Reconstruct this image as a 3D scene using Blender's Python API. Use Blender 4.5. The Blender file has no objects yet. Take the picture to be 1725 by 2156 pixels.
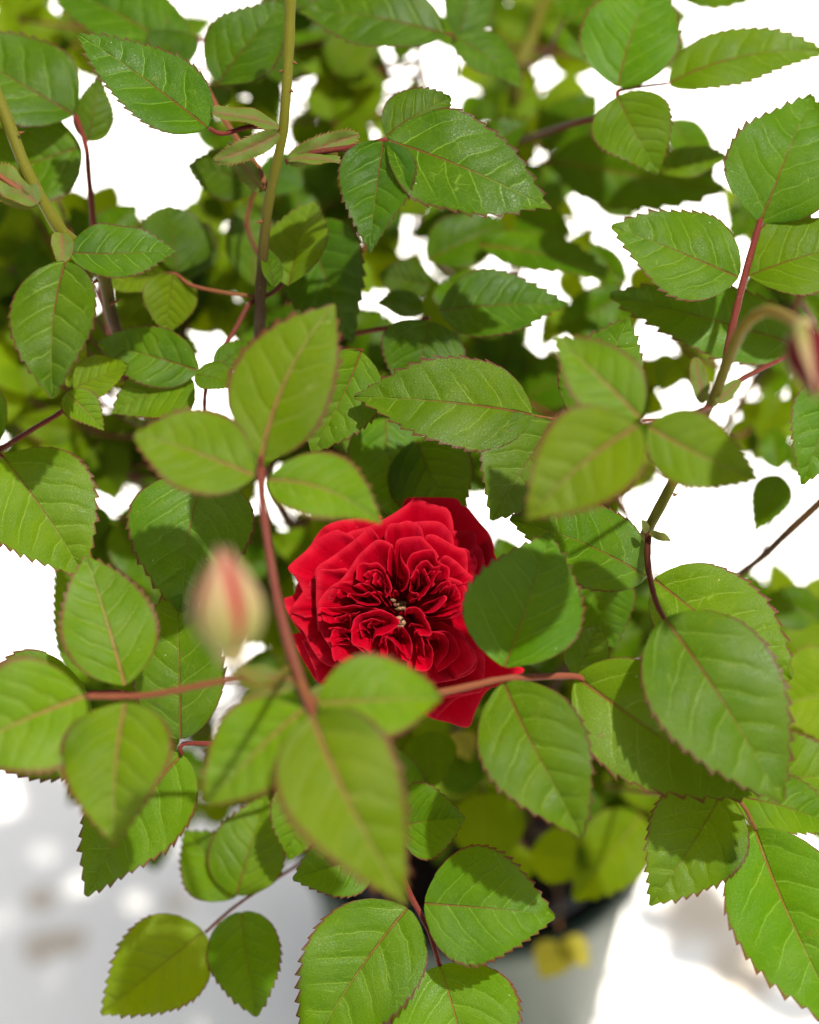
import bpy, math, random
import numpy as np
from mathutils import Vector, Matrix, Quaternion
random.seed(7); RNG = np.random.default_rng(11)
scn = bpy.context.scene
R_ = math.radians

# ------------------------------------------------------------------ camera
TH = R_(46); LENS = 70.0; SENS = 24.0; WPX = 1725.0
FW = Vector((0, math.cos(TH), -math.sin(TH))); UP = Vector((0, math.sin(TH), math.cos(TH))); RT = Vector((1, 0, 0))
K = SENS / LENS / WPX                       # metres per pixel per metre of depth
RIM_Z, RIM_D, RIM_PX, RIM_PY = 0.115, 0.82, 1000.0, 1690.0
CAM = Vector((0, 0, RIM_Z)) - (FW*RIM_D + RT*((RIM_PX-862.5)*K*RIM_D) + UP*((1078-RIM_PY)*K*RIM_D))
def P(x, y, d):
    """photo pixel (1725 px wide frame) at depth d in centimetres -> point in metres"""
    d = d*0.01
    return CAM + FW*d + RT*((x-862.5)*K*d) + UP*((1078-y)*K*d)
cam = bpy.data.cameras.new('camera'); cam_o = bpy.data.objects.new('camera', cam)
scn.collection.objects.link(cam_o); scn.camera = cam_o
cam_o.location = CAM; cam_o.rotation_euler = (math.pi/2 - TH, 0, 0)
cam.sensor_fit = 'HORIZONTAL'; cam.sensor_width = SENS; cam.lens = LENS
cam.clip_start = 0.02; cam.clip_end = 50
cam.dof.use_dof = True; cam.dof.focus_distance = 0.58; cam.dof.aperture_fstop = 4.0; cam.dof.aperture_blades = 0

# ------------------------------------------------------------------ sky, sun, exposure
TO_SUN = Vector((0.26, -0.12, 0.955)).normalized()
w = bpy.data.worlds.new('World'); scn.world = w; w.use_nodes = True
nt = w.node_tree; bg = nt.nodes['Background']; sky = nt.nodes.new('ShaderNodeTexSky')
sky.sky_type = 'NISHITA'; sky.sun_disc = False
sky.sun_elevation = math.asin(TO_SUN.z); sky.sun_rotation = math.atan2(TO_SUN.x, TO_SUN.y)
sky.air_density = 0.6; sky.dust_density = 3.0; sky.ozone_density = 0.5
hsv = nt.nodes.new('ShaderNodeHueSaturation'); hsv.inputs['Saturation'].default_value = 0.30   # hazy, nearly white summer sky
nt.links.new(sky.outputs[0], hsv.inputs['Color']); nt.links.new(hsv.outputs[0], bg.inputs[0]); bg.inputs[1].default_value = 0.088
sun = bpy.data.lights.new('sun', 'SUN'); sun.energy = 5.0; sun.angle = R_(1.6); sun.color = (1, 0.95, 0.86)
sun_o = bpy.data.objects.new('sun', sun); scn.collection.objects.link(sun_o)
sun_o.location = (0.5, 0.5, 2); sun_o.rotation_euler = TO_SUN.to_track_quat('Z', 'Y').to_euler()
vs = scn.view_settings; vs.view_transform = 'Standard'; vs.look = 'None'; vs.gamma = 1.0; vs.exposure = 1.42; vs.use_curve_mapping = False
scn.cycles.use_denoising = True
scn.cycles.max_bounces = 6; scn.cycles.diffuse_bounces = 4; scn.cycles.glossy_bounces = 2; scn.cycles.transmission_bounces = 4; scn.cycles.transparent_max_bounces = 8

# ------------------------------------------------------------------ material helpers
class NT:
    def __init__(s, name):
        s.m = bpy.data.materials.new(name); s.m.use_nodes = True; s.t = s.m.node_tree
        s.t.nodes.clear(); s.out = s.n('ShaderNodeOutputMaterial')
    def n(s, typ, **kw):
        nd = s.t.nodes.new(typ)
        for k, v in kw.items(): setattr(nd, k, v)
        return nd
    def put(s, sock, v):
        if isinstance(v, bpy.types.NodeSocket): s.t.links.new(v, sock)
        elif v is not None: sock.default_value = v
    def math(s, op, a, b=None, c=None):
        nd = s.n('ShaderNodeMath', operation=op)
        s.put(nd.inputs[0], a)
        if b is not None: s.put(nd.inputs[1], b)
        if c is not None: s.put(nd.inputs[2], c)
        return nd.outputs[0]
    def smooth(s, v, a, b, x=0.0, y=1.0):
        nd = s.n('ShaderNodeMapRange', interpolation_type='SMOOTHSTEP')
        s.put(nd.inputs[0], v)
        for i, q in enumerate((a, b, x, y)): s.put(nd.inputs[i+1], q)
        return nd.outputs[0]
    def mix(s, f, a, b):
        nd = s.n('ShaderNodeMix', data_type='RGBA')
        s.put(nd.inputs[0], f); s.put(nd.inputs[6], a); s.put(nd.inputs[7], b)
        return nd.outputs[2]
    def noise(s, vec, scale, detail=3, rough=.5):
        nd = s.n('ShaderNodeTexNoise'); s.put(nd.inputs['Vector'], vec)
        nd.inputs['Scale'].default_value = scale; nd.inputs['Detail'].default_value = detail; nd.inputs['Roughness'].default_value = rough
        return nd.outputs[0]
    def bump(s, h, strength, dist):
        nd = s.n('ShaderNodeBump'); s.put(nd.inputs['Height'], h); nd.inputs['Strength'].default_value = strength; nd.inputs['Distance'].default_value = dist
        return nd.outputs[0]
    def pbsdf(s, col, rough, spec=.5, normal=None, **kw):
        nd = s.n('ShaderNodeBsdfPrincipled'); s.put(nd.inputs['Base Color'], col); s.put(nd.inputs['Roughness'], rough)
        s.put(nd.inputs['Specular IOR Level'], spec)
        if normal is not None: s.put(nd.inputs['Normal'], normal)
        for k, v in kw.items(): s.put(nd.inputs[k.replace('_', ' ')], v)
        return nd.outputs[0]
    def finish(s, sh):
        s.t.links.new(sh, s.out.inputs[0]); return s.m
def C(r, g, b): return (r, g, b, 1)

def leaf_material(name, top, top2, under, trans, margin, rib, transfac=.36, rough=.40, vein_c=(.15, .25, .035), edge0=.90, lo=False, ribk=1.0):
    N = NT(name)
    uv = N.n('ShaderNodeUVMap', uv_map='uv').outputs[0]; fl = N.n('ShaderNodeUVMap', uv_map='flat').outputs[0]
    su = N.n('ShaderNodeSeparateXYZ'); N.put(su.inputs[0], uv)
    sf = N.n('ShaderNodeSeparateXYZ'); N.put(sf.inputs[0], fl)
    u = N.math('ABSOLUTE', N.math('MULTIPLY_ADD', su.outputs[0], 2.0, -1.0)); v = su.outputs[1]
    x, y = sf.outputs[0], sf.outputs[1]
    oi = N.n('ShaderNodeObjectInfo'); rnd = oi.outputs['Random']
    vadd = N.n('ShaderNodeVectorMath', operation='ADD'); N.put(vadd.inputs[0], fl)
    cmb = N.n('ShaderNodeCombineXYZ'); N.put(cmb.inputs[2], N.math('MULTIPLY', rnd, 37.0)); N.put(vadd.inputs[1], cmb.outputs[0])
    vec = vadd.outputs[0]
    ax = N.math('ABSOLUTE', x)
    wob = N.math('MULTIPLY_ADD', N.noise(vec, 5.0, 2), .10, -.05)
    sv = N.math('SUBTRACT', N.math('SUBTRACT', y, N.math('MULTIPLY', ax, .55)), N.math('MULTIPLY', N.math('MULTIPLY', ax, ax), 1.1))
    sv = N.math('ADD', sv, wob)
    side = N.math('MULTIPLY', N.math('GREATER_THAN', x, 0.0), .45)
    t = N.math('FRACT', N.math('ADD', N.math('MULTIPLY', sv, 6.0), side))
    dist = N.math('ABSOLUTE', N.math('SUBTRACT', t, .5))
    fade = N.math('SUBTRACT', 1.0, N.smooth(u, .55, .97))
    lat = N.math('MULTIPLY', N.smooth(dist, .008, .030, 1, 0), fade)
    latw = N.math('MULTIPLY', N.smooth(dist, .0, .30, 1, 0), fade)
    ribw = N.math('MULTIPLY_ADD', v, -.0085*ribk, .0125*ribk)
    mid = N.smooth(ax, N.math('MULTIPLY', ribw, .45), ribw, 1, 0)
    if lo: return leaf_lo(N, uv, vec, u, v, lat, latw, mid, rnd, top, top2, under, trans, margin, rib, transfac, rough, edge0, vein_c)
    vor = N.n('ShaderNodeTexVoronoi', feature='DISTANCE_TO_EDGE'); N.put(vor.inputs['Vector'], vec); vor.inputs['Scale'].default_value = 17
    ret = N.math('MULTIPLY', N.smooth(vor.outputs[0], .004, .035, 1, 0), N.smooth(N.noise(vec, 4, 2), .35, .65))
    vor2 = N.n('ShaderNodeTexVoronoi', feature='DISTANCE_TO_EDGE'); N.put(vor2.inputs['Vector'], vec); vor2.inputs['Scale'].default_value = 55
    n1 = N.noise(vec, 3.5, 4, .6); n2 = N.noise(vec, 90, 3, .6)
    base = N.mix(N.smooth(n1, .3, .7), C(*top), C(*top2))
    base = N.mix(N.math('MULTIPLY', N.math('SUBTRACT', n2, .35), .9), base, C(top[0]*1.7, top[1]*1.35, top[2]*1.5))
    base = N.mix(N.math('MULTIPLY', N.smooth(N.noise(vec, 6, 5, .7), .62, .75), .35), base, C(.085, .085, .006))
    spk = N.n('ShaderNodeTexVoronoi'); N.put(spk.inputs['Vector'], vec); spk.inputs['Scale'].default_value = 13
    sep = N.n('ShaderNodeSeparateColor'); N.put(sep.inputs[0], spk.outputs['Color'])
    base = N.mix(N.math('MULTIPLY', N.math('MULTIPLY', N.smooth(spk.outputs['Distance'], .05, .10, 1, 0), N.math('GREATER_THAN', sep.outputs[0], .90)), .7), base, C(.16, .17, .08))
    base = N.mix(N.math('MULTIPLY', N.math('MULTIPLY', N.smooth(spk.outputs['Distance'], .06, .22, 1, 0), N.math('GREATER_THAN', sep.outputs[1], .975)), .75), base, C(.055, .030, .008))
    vein_m = N.math('MAXIMUM', N.math('MULTIPLY', lat, .78), N.math('MULTIPLY', ret, .55))
    base = N.mix(vein_m, base, C(*vein_c))
    ribcol = N.mix(N.smooth(v, .25, .95), C(*rib), C(vein_c[0], vein_c[1], vein_c[2]))
    base = N.mix(N.math('MULTIPLY', mid, .85), base, ribcol)
    em = N.smooth(N.math('ADD', u, N.math('MULTIPLY_ADD', N.noise(vec, 14, 2), .04, -.02)), edge0, .995)
    base = N.mix(N.math('MULTIPLY', em, .95), base, C(*margin))
    geo = N.n('ShaderNodeNewGeometry')
    unc = N.mix(N.math('MULTIPLY', N.math('MAXIMUM', lat, mid), .6), C(*under), C(under[0]*1.5, under[1]*1.2, under[2]*1.3))
    unc = N.mix(N.math('MULTIPLY', em, .9), unc, C(*margin))
    col = N.mix(geo.outputs['Backfacing'], base, unc)
    hs = N.n('ShaderNodeHueSaturation'); N.put(hs.inputs['Color'], col)
    N.put(hs.inputs['Value'], N.math('MULTIPLY_ADD', rnd, .30, .86)); N.put(hs.inputs['Hue'], N.math('MULTIPLY_ADD', N.math('FRACT', N.math('MULTIPLY', rnd, 7.13)), .03, .487))
    col = hs.outputs[0]
    h = N.math('ADD', N.math('MULTIPLY', latw, -.55), N.math('MULTIPLY', mid, -.8))
    h = N.math('ADD', h, N.math('MULTIPLY', ret, -.18))
    h = N.math('ADD', h, N.math('MULTIPLY', N.smooth(vor2.outputs[0], 0, .12), .10))
    h = N.math('ADD', h, N.math('MULTIPLY', n2, .12)); h = N.math('ADD', h, N.math('MULTIPLY', n1, .5))
    nrm = N.bump(h, .75, .0006)
    ro = N.math('MULTIPLY_ADD', n1, .26, rough-.06)
    p = N.pbsdf(col, ro, N.smooth(N.noise(vec, 2.2, 3), .35, .7, .03, .15), nrm)
    tr = N.n('ShaderNodeBsdfTranslucent')
    tcol = N.mix(N.math('MULTIPLY', N.math('MAXIMUM', mid, lat), .45), C(*trans), C(trans[0]*.6, trans[1]*.55, trans[2]))
    tcol = N.mix(em, tcol, C(margin[0]*2, margin[1], margin[2]))
    N.put(tr.inputs[0], tcol); N.put(tr.inputs[1], nrm)
    mx = N.n('ShaderNodeMixShader'); mx.inputs[0].default_value = transfac
    N.t.links.new(p, mx.inputs[1]); N.t.links.new(tr.outputs[0], mx.inputs[2])
    return N.finish(mx.outputs[0])

def leaf_lo(N, uv, vec, u, v, lat, latw, mid, rnd, top, top2, under, trans, margin, rib, transfac, rough, edge0, vein_c):
    """the same leaf without the fine vein net, for leaves well out of focus"""
    base = N.mix(N.smooth(N.noise(vec, 3.5, 2), .3, .7), C(*top), C(*top2))
    base = N.mix(N.math('MULTIPLY', lat, .4), base, C(*vein_c))
    base = N.mix(N.math('MULTIPLY', mid, .8), base, C(*rib))
    em = N.smooth(u, edge0, .99); base = N.mix(em, base, C(*margin))
    geo = N.n('ShaderNodeNewGeometry'); col = N.mix(geo.outputs['Backfacing'], base, C(*under))
    hs = N.n('ShaderNodeHueSaturation'); N.put(hs.inputs['Color'], col); N.put(hs.inputs['Value'], N.math('MULTIPLY_ADD', rnd, .45, .75))
    p = N.pbsdf(hs.outputs[0], rough, .03, N.bump(N.math('MULTIPLY', latw, -.5), .4, .0005))
    tr = N.n('ShaderNodeBsdfTranslucent'); tr.inputs[0].default_value = C(*trans)
    mx = N.n('ShaderNodeMixShader'); mx.inputs[0].default_value = transfac
    N.t.links.new(p, mx.inputs[1]); N.t.links.new(tr.outputs[0], mx.inputs[2])
    return N.finish(mx.outputs[0])
M = {}
LEAF = {'m': ('leaf_mature', ((.017, .048, .0010), (.030, .068, .0016), (.045, .080, .010), (.095, .150, .001), (.045, .009, .008), (.085, .022, .010)), dict(ribk=.8, transfac=.22, rough=.38, vein_c=(.085, .135, .014), edge0=.95)),
        'l': ('leaf_fresh', ((.026, .070, .0012), (.042, .090, .0018), (.050, .088, .010), (.115, .180, .001), (.060, .014, .010), (.105, .034, .012)), dict(ribk=.85, transfac=.24, rough=.42, vein_c=(.088, .140, .014), edge0=.95)),
        'y': ('leaf_young', ((.043, .090, .0018), (.058, .104, .0018), (.062, .098, .012), (.130, .175, .0012), (.070, .022, .012), (.165, .075, .032)), dict(transfac=.28, rough=.44, vein_c=(.120, .140, .030), edge0=.89, ribk=1.7)),  # broad pale midrib: its glossy highlight is painted into the rib colour
        'b': ('leaf_pale', ((.042, .086, .0015), (.058, .102, .0015), (.056, .090, .008), (.160, .210, .0010), (.065, .028, .008), (.09, .060, .010)), dict(transfac=.32, rough=.5, vein_c=(.09, .115, .014), edge0=.96)),
        'g': ('leaf_yellowing', ((.15, .15, .035), (.18, .17, .045), (.18, .17, .03), (.32, .28, .02), (.18, .10, .02), (.18, .12, .025)), dict(transfac=.35, rough=.55))}
for k, (nm, a, kw) in LEAF.items():
    a = tuple(tuple(c*f for c, f in zip(col, (.80, .76, .45))) if i in (0, 1) else tuple(c*.78 for c in col) for i, col in enumerate(a)); kw['vein_c'] = tuple(c*.88 for c in kw.get('vein_c', (.1, .14, .02)))
    M[k] = leaf_material(nm, *a, **kw); M[k+'_lo'] = leaf_material(nm+'_soft', *a, lo=True, **kw)

def stem_material(name, c1, c2, rough=.45, v0=0., v1=1.):
    N = NT(name)
    tc = N.n('ShaderNodeTexCoord').outputs['Object']
    uv = N.n('ShaderNodeUVMap', uv_map='uv').outputs[0]; s = N.n('ShaderNodeSeparateXYZ'); N.put(s.inputs[0], uv)
    mp = N.n('ShaderNodeMapping'); N.put(mp.inputs[0], uv); mp.inputs['Scale'].default_value = (9, 1.2, 1)
    n = N.noise(mp.outputs[0], 3, 4, .6); nf = N.noise(tc, 1500, 3)
    f = N.math('ADD', N.smooth(s.outputs[1], v0, v1), N.math('MULTIPLY_ADD', n, .8, -.4))
    col = N.mix(f, C(*c1), C(*c2))
    col = N.mix(N.math('MULTIPLY', N.smooth(nf, .62, .75), .35), col, C(.16, .10, .04))
    nr = N.bump(N.math('ADD', n, N.math('MULTIPLY', nf, .3)), .35, .0006)
    return N.finish(N.pbsdf(col, rough, .04, nr))
M['stem_green'] = stem_material('stem_green', (0.0240, 0.0128, 0.0048), (0.0560, 0.0544, 0.0048), v0=.76, v1=.90)
M['stem_brown'] = stem_material('stem_brown', (0.0208, 0.0088, 0.0048), (0.0320, 0.0160, 0.0056))
M['petiole_red'] = stem_material('petiole_red', (0.0480, 0.0128, 0.0072), (0.0656, 0.0112, 0.0080))
M['petiole_pink'] = stem_material('petiole_pink', (0.0800, 0.0336, 0.0112), (0.0960, 0.0272, 0.0144))
M['petiole_green'] = stem_material('petiole_green', (0.0600, 0.0464, 0.0080), (0.0760, 0.0320, 0.0096))
M['shoot'] = stem_material('shoot', (0.0720, 0.0600, 0.0120), (0.0680, 0.0160, 0.0112), v0=.6, v1=.95)
M['bud_stalk'] = stem_material('bud_stalk', (0.0560, 0.0496, 0.0056), (0.1040, 0.0640, 0.0080))

def stipule_material():
    N = NT('stipule')
    uv = N.n('ShaderNodeUVMap', uv_map='uv').outputs[0]; s = N.n('ShaderNodeSeparateXYZ'); N.put(s.inputs[0], uv)
    u = N.math('ABSOLUTE', N.math('MULTIPLY_ADD', s.outputs[0], 2.0, -1.0))
    n = N.noise(uv, 9, 4)
    col = N.mix(N.smooth(N.math('ADD', u, N.math('MULTIPLY_ADD', n, 1.6, -.7)), .0, .6), C(.080, .036, .016), C(.042, .068, .007))
    col = N.mix(N.smooth(u, .90, 1.0), col, C(.09, .045, .012))
    p = N.pbsdf(col, .5, .12, N.bump(N.noise(uv, 40, 3), .4, .0004)); tr = N.n('ShaderNodeBsdfTranslucent'); tr.inputs[0].default_value = C(.12, .12, .015)
    mx = N.n('ShaderNodeMixShader'); mx.inputs[0].default_value = .3
    N.t.links.new(p, mx.inputs[1]); N.t.links.new(tr.outputs[0], mx.inputs[2])
    return N.finish(mx.outputs[0])
M['stipule'] = stipule_material()

def petal_material(name, c1, c2, edge, trans, tf=.22):
    N = NT(name)
    uv = N.n('ShaderNodeUVMap', uv_map='uv').outputs[0]; s = N.n('ShaderNodeSeparateXYZ'); N.put(s.inputs[0], uv)
    oi = N.n('ShaderNodeObjectInfo').outputs['Random']
    va = N.n('ShaderNodeVectorMath', operation='ADD'); N.put(va.inputs[0], uv); cb = N.n('ShaderNodeCombineXYZ'); N.put(cb.inputs[2], N.math('MULTIPLY', oi, 41.0)); N.put(va.inputs[1], cb.outputs[0])
    vec = va.outputs[0]
    mp = N.n('ShaderNodeMapping'); N.put(mp.inputs[0], vec); mp.inputs['Scale'].default_value = (26, 2.0, 1)
    streak = N.noise(mp.outputs[0], 1.5, 4, .6); n = N.noise(vec, 5, 5, .65); nf = N.noise(vec, 160, 2)
    col = N.mix(N.smooth(n, .3, .7), C(*c1), C(*c2))
    col = N.mix(N.math('MULTIPLY', N.smooth(streak, .45, .75), .25), col, C(c1[0]*.72, c1[1], c1[2]))
    em = N.smooth(N.math('ADD', s.outputs[1], N.math('MULTIPLY_ADD', n, .10, -.05)), .86, 1.0)
    col = N.mix(N.math('MULTIPLY', N.math('MULTIPLY', em, em), .55), col, C(*edge))
    sp = N.n('ShaderNodeTexVoronoi'); N.put(sp.inputs['Vector'], vec); sp.inputs['Scale'].default_value = 24
    dot = N.math('MULTIPLY', N.smooth(sp.outputs['Distance'], .03, .07, 1, 0), N.math('GREATER_THAN', N.noise(vec, 8, 1), .52))
    col = N.mix(N.math('MULTIPLY', N.smooth(N.noise(vec, 2.6, 3), .5, .75), .5), col, C(c2[0]*.95, .003, .013))
    col = N.mix(N.math('MULTIPLY', dot, .7), col, C(.55, .28, .24))
    h = N.math('ADD', N.math('MULTIPLY', streak, .7), N.math('ADD', N.math('MULTIPLY', n, .8), N.math('MULTIPLY', nf, .12)))
    nr = N.bump(h, .5, .0006)
    p = N.pbsdf(col, .6, .010, nr)
    tr = N.n('ShaderNodeBsdfTranslucent'); tr.inputs[0].default_value = C(*trans)
    mx = N.n('ShaderNodeMixShader'); mx.inputs[0].default_value = tf
    N.t.links.new(p, mx.inputs[1]); N.t.links.new(tr.outputs[0], mx.inputs[2])
    return N.finish(mx.outputs[0])
M['petal'] = petal_material('rose_petal', (.160, .0001, .0040), (.205, .0001, .0062), (.33, .013, .026), (.38, .0004, .008), .24)
M['bud_petal'] = petal_material('bud_petal', (.16, .006, .016), (.21, .014, .024), (.24, .05, .05), (.28, .015, .03))

def simple(name, col, rough=.5, nscale=0, col2=None, bump=0, spec=.5, bd=.001):
    N = NT(name); tc = N.n('ShaderNodeTexCoord').outputs['Object']
    if nscale:
        n = N.noise(tc, nscale, 6, .65); c = N.mix(N.smooth(n, .3, .7), C(*col), C(*(col2 or col)))
        return N.finish(N.pbsdf(c, rough, spec, N.bump(n, bump, bd)))
    return N.finish(N.pbsdf(C(*col), rough, spec))
M['pot'] = simple('pot_glaze', (.016, .027, .018), .45, 30, (.020, .031, .022), .06, .12)
M['black_plastic'] = simple('black_plastic', (.012, .013, .014), .32, 60, (.018, .018, .02), .05)
M['soil'] = simple('soil', (.006, .0035, .0025), .95, 160, (.020, .011, .007), .8, .2, .002)
M['sepal'] = stem_material('sepal', (.085, .12, .02), (.20, .17, .07), .5)
M['bud_sepal'] = stem_material('bud_sepal', (.10, .105, .024), (.21, .125, .080), .5)
M['bud_dusk'] = petal_material('bud_dusk', (.050, .006, .008), (.080, .012, .014), (.10, .03, .03), (.12, .01, .012))
M['anther'] = simple('anther', (.085, .036, .012), .7, 900, (.13, .062, .022), .4)
M['pistil'] = simple('pistil', (.17, .11, .045), .6, 900, (.15, .055, .04), .4)

# ------------------------------------------------------------------ mesh helpers
COL = scn.collection
def new_obj(name, V, F, mat, parent=None, origin=None, uv=None, flat=None, smooth=True, loc_world=None, quat=None):
    """V in world metres (origin subtracted) unless loc_world is given (then V is local)"""
    me = bpy.data.meshes.new(name); me.from_pydata([tuple(v) for v in V] if origin is None else [tuple(Vector(v)-origin) for v in V], [], F)
    if uv is not None:
        for nm, A in (('uv', uv), ('flat', flat)):
            if A is None: continue
            lay = me.uv_layers.new(name=nm); idx = np.empty(len(me.loops), dtype=np.int32); me.loops.foreach_get('vertex_index', idx)
            lay.data.foreach_set('uv', np.asarray(A, dtype=np.float32)[idx].ravel())
    if smooth: me.polygons.foreach_set('use_smooth', np.ones(len(me.polygons), dtype=bool))
    me.materials.append(M[mat] if isinstance(mat, str) else mat); me.update()
    o = bpy.data.objects.new(name, me); COL.objects.link(o)
    wl = loc_world if loc_world is not None else (origin if origin is not None else Vector((0, 0, 0)))
    if parent is not None:
        o.parent = parent; o.location = wl - WL[parent.name]
    else: o.location = wl
    if quat is not None: o.rotation_mode = 'QUATERNION'; o.rotation_quaternion = quat
    WL[o.name] = Vector(wl)
    return o
WL = {}
def empty(name, loc, label, cat):
    o = bpy.data.objects.new(name, None); COL.objects.link(o); o.location = loc; o.empty_display_size = .02
    o['label'] = label; o['category'] = cat; WL[o.name] = Vector(loc); return o
def catmull(pts, n):
    pts = np.asarray(pts, dtype=float)
    if len(pts) == 2: t = np.linspace(0, 1, n)[:, None]; return pts[0]*(1-t) + pts[1]*t
    p = np.vstack([2*pts[0]-pts[1], pts, 2*pts[-1]-pts[-2]])
    seg = np.linalg.norm(np.diff(pts[:, :3], axis=0), axis=1); cum = np.concatenate([[0], np.cumsum(seg)]); cum /= cum[-1]
    out = []
    for s in np.linspace(0, 1, n):
        i = min(int(np.searchsorted(cum, s, side='right'))-1, len(pts)-2); i = max(i, 0)
        t = (s-cum[i])/max(cum[i+1]-cum[i], 1e-9)
        a, b, c, d = p[i], p[i+1], p[i+2], p[i+3]
        out.append(.5*((2*b)+(-a+c)*t+(2*a-5*b+4*c-d)*t*t+(-a+3*b-3*c+d)*t**3))
    return np.array(out)
def grid_faces(nr, nc, closed=False):
    F = []
    for i in range(nr-1):
        for j in range(nc-1 if not closed else nc):
            k = (j+1) % nc
            F.append((i*nc+j, i*nc+k, (i+1)*nc+k, (i+1)*nc+j))
    return F
def tube_data(pts, rad, seg=10, n=None):
    """pts: list of world Vectors; rad: radius per point"""
    A = np.array([[*p, r] for p, r in zip(pts, rad)]); n = n or max(8, 6*len(pts)); A = catmull(A, n)
    V, U = [], []; prev = None
    for i in range(n):
        t = Vector(A[min(i+1, n-1), :3] - A[max(i-1, 0), :3]).normalized()
        a = (prev - t*prev.dot(t)).normalized() if prev is not None else t.orthogonal().normalized(); prev = a
        b = t.cross(a); r = A[i, 3]*(1+.05*math.sin(i*1.7)+.03*math.sin(i*4.1))
        for j in range(seg):
            q = 2*math.pi*j/seg; V.append(Vector(A[i, :3]) + (a*math.cos(q)+b*math.sin(q))*r); U.append((j/seg, i/(n-1)))
    F = grid_faces(n, seg, True); F.append(tuple(range(seg))[::-1]); F.append(tuple(range((n-1)*seg, n*seg)))
    return V, F, U

# ------------------------------------------------------------------ leaflets
NB = None
def leaf_geo(L, W, seed, hi=True, arch=.05, fold=.18, bend=0., wave=.02, twist=0., a=.60, b=1.0, tooth=1.0, nt=None):
    r = np.random.default_rng(seed)
    teeth = nt or (int(r.integers(13, 17)) if hi else 9); rp = 4 if hi else 3
    cols = np.array([0, .05, .18, .36, .55, .73, .87, .955, 1.0]) if hi else np.array([0, .1, .4, .7, .94, 1.0])
    c = np.concatenate([-cols[:0:-1], cols]); nc = len(c)
    s = np.linspace(0, 1, teeth*rp+1); s[0] = .004; s[-1] = .996
    mx = (a/(a+b))**a*(b/(a+b))**b
    hw = .5*W*(s**a*(1-s)**b)/mx; hw = np.maximum(hw, .0035*L)
    S, Cc = np.meshgrid(s, c, indexing='ij'); HW = np.repeat(hw[:, None], nc, 1)
    X = Cc*HW; Y = S*L
    ph = np.array([0, .30, .64, 1.0] if rp == 4 else [0, .5, 1.0])
    idx = np.arange(len(s)); tv = ph[idx % rp]
    for sgn in (-1, 1):
        amp = np.repeat(r.uniform(.6, 1.25, teeth+1), rp)[:len(s)]*.027*L*tooth*np.clip(S[:, 0]*7, 0, 1)*np.clip((1-S[:, 0])*6+.25, 0, 1)
        for wgt, col in ((1.0, 0 if sgn < 0 else nc-1), (.35, 1 if sgn < 0 else nc-2)):
            X[:, col] += sgn*amp*tv*wgt*.75; Y[:, col] += amp*tv*wgt*1.0
    FX = X/L; FY = Y/L
    ax = np.abs(FX); sv = FY - .55*ax - 1.1*ax**2
    fr = np.abs(((sv*6.0 + .45*(FX > 0)) % 1)-.5)
    Z = arch*L*4*S*(1-S) + fold*np.abs(X) - fold*1.1*X**2/max(W, 1e-6)
    Z += .0105*L*(fr-.25)*np.clip(1-np.abs(Cc)**4, 0, 1)*(1 if hi else .6)
    p1, p2 = r.uniform(0, 6.28, 2); f1, f2 = r.uniform(1.2, 2.4, 2)
    Z += wave*L*Cc**2*np.where(Cc < 0, np.sin(6.28*f1*S+p1), np.sin(6.28*f2*S+p2))
    Z += .010*L*np.sin(5*S+p1)*np.cos(3*Cc+p2)
    tw = twist*(S-.5); X, Z = X*np.cos(tw)-Z*np.sin(tw), X*np.sin(tw)+Z*np.cos(tw)
    X = X + bend*L*4*S*(1-S)
    V = np.stack([X, Y, Z], -1).reshape(-1, 3)
    UV = np.stack([Cc*.5+.5, S], -1).reshape(-1, 2); FL = np.stack([FX, FY], -1).reshape(-1, 2)
    return V, grid_faces(len(s), nc), UV, FL
NLEAF = [0]
def leaflet(parent, e, hi=True, name='leaflet', mat0='m', **extra):
    bx, by, tx, ty, wpx, db = e[:6]; mat = mat0; kw = {}
    for q in e[6:]:
        if isinstance(q, str): mat = q
        else: kw = dict(q)
    kw = {**extra, **kw}
    if mat == 'm' and hi and not (bx < 1000 and by < 720): mat = 'l'
    NLEAF[0] += 1; sd = NLEAF[0]*13+5; r = random.Random(sd)
    cmpx = K*db                                                     # cm per pixel at that depth
    up_cm = (by-ty)*cmpx
    tilt = kw.pop('tilt', .30 + r.uniform(-.12, .12))
    dt = kw.pop('dt', db + up_cm*tilt + r.uniform(-.25, .25))
    B = P(bx, by, db); T = P(tx, ty, dt); Yv = (T-B); L = Yv.length; Yv.normalize()
    n0 = (-FW*.55 + Vector((0, 0, 1))*.45).normalized()
    Z = (n0 - Yv*n0.dot(Yv)).normalized()
    roll = kw.pop('roll', r.uniform(-24, 24))
    Z = Quaternion(Yv, R_(roll)) @ Z; X = Yv.cross(Z).normalized()
    sx = Vector((X.dot(RT), X.dot(UP))); sy = Vector((Yv.dot(RT), Yv.dot(UP))).normalized()
    fac = max(abs(sx.x*sy.y - sx.y*sy.x), .45)
    W = wpx*cmpx*.01/fac
    kw.setdefault('a', r.uniform(.54, .74)); kw.setdefault('b', r.uniform(.95, 1.25)); kw.setdefault('arch', r.uniform(.02, .08)); kw.setdefault('fold', r.uniform(.12, .32)); kw.setdefault('bend', r.uniform(-.03, .03))
    kw.setdefault('wave', r.uniform(.008, .022)); kw.setdefault('twist', r.uniform(-.25, .25))
    if name == 'leaflet': kw['fold'] *= 1.6; kw['arch'] *= 1.25
    V, F, UV, FL = leaf_geo(L, W, sd, hi, **kw)
    q = Matrix((X, Yv, Z)).transposed().to_quaternion()
    return new_obj(name, V, F, mat if hi else mat+'_lo', parent, None, UV, FL, loc_world=B, quat=q)

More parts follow.
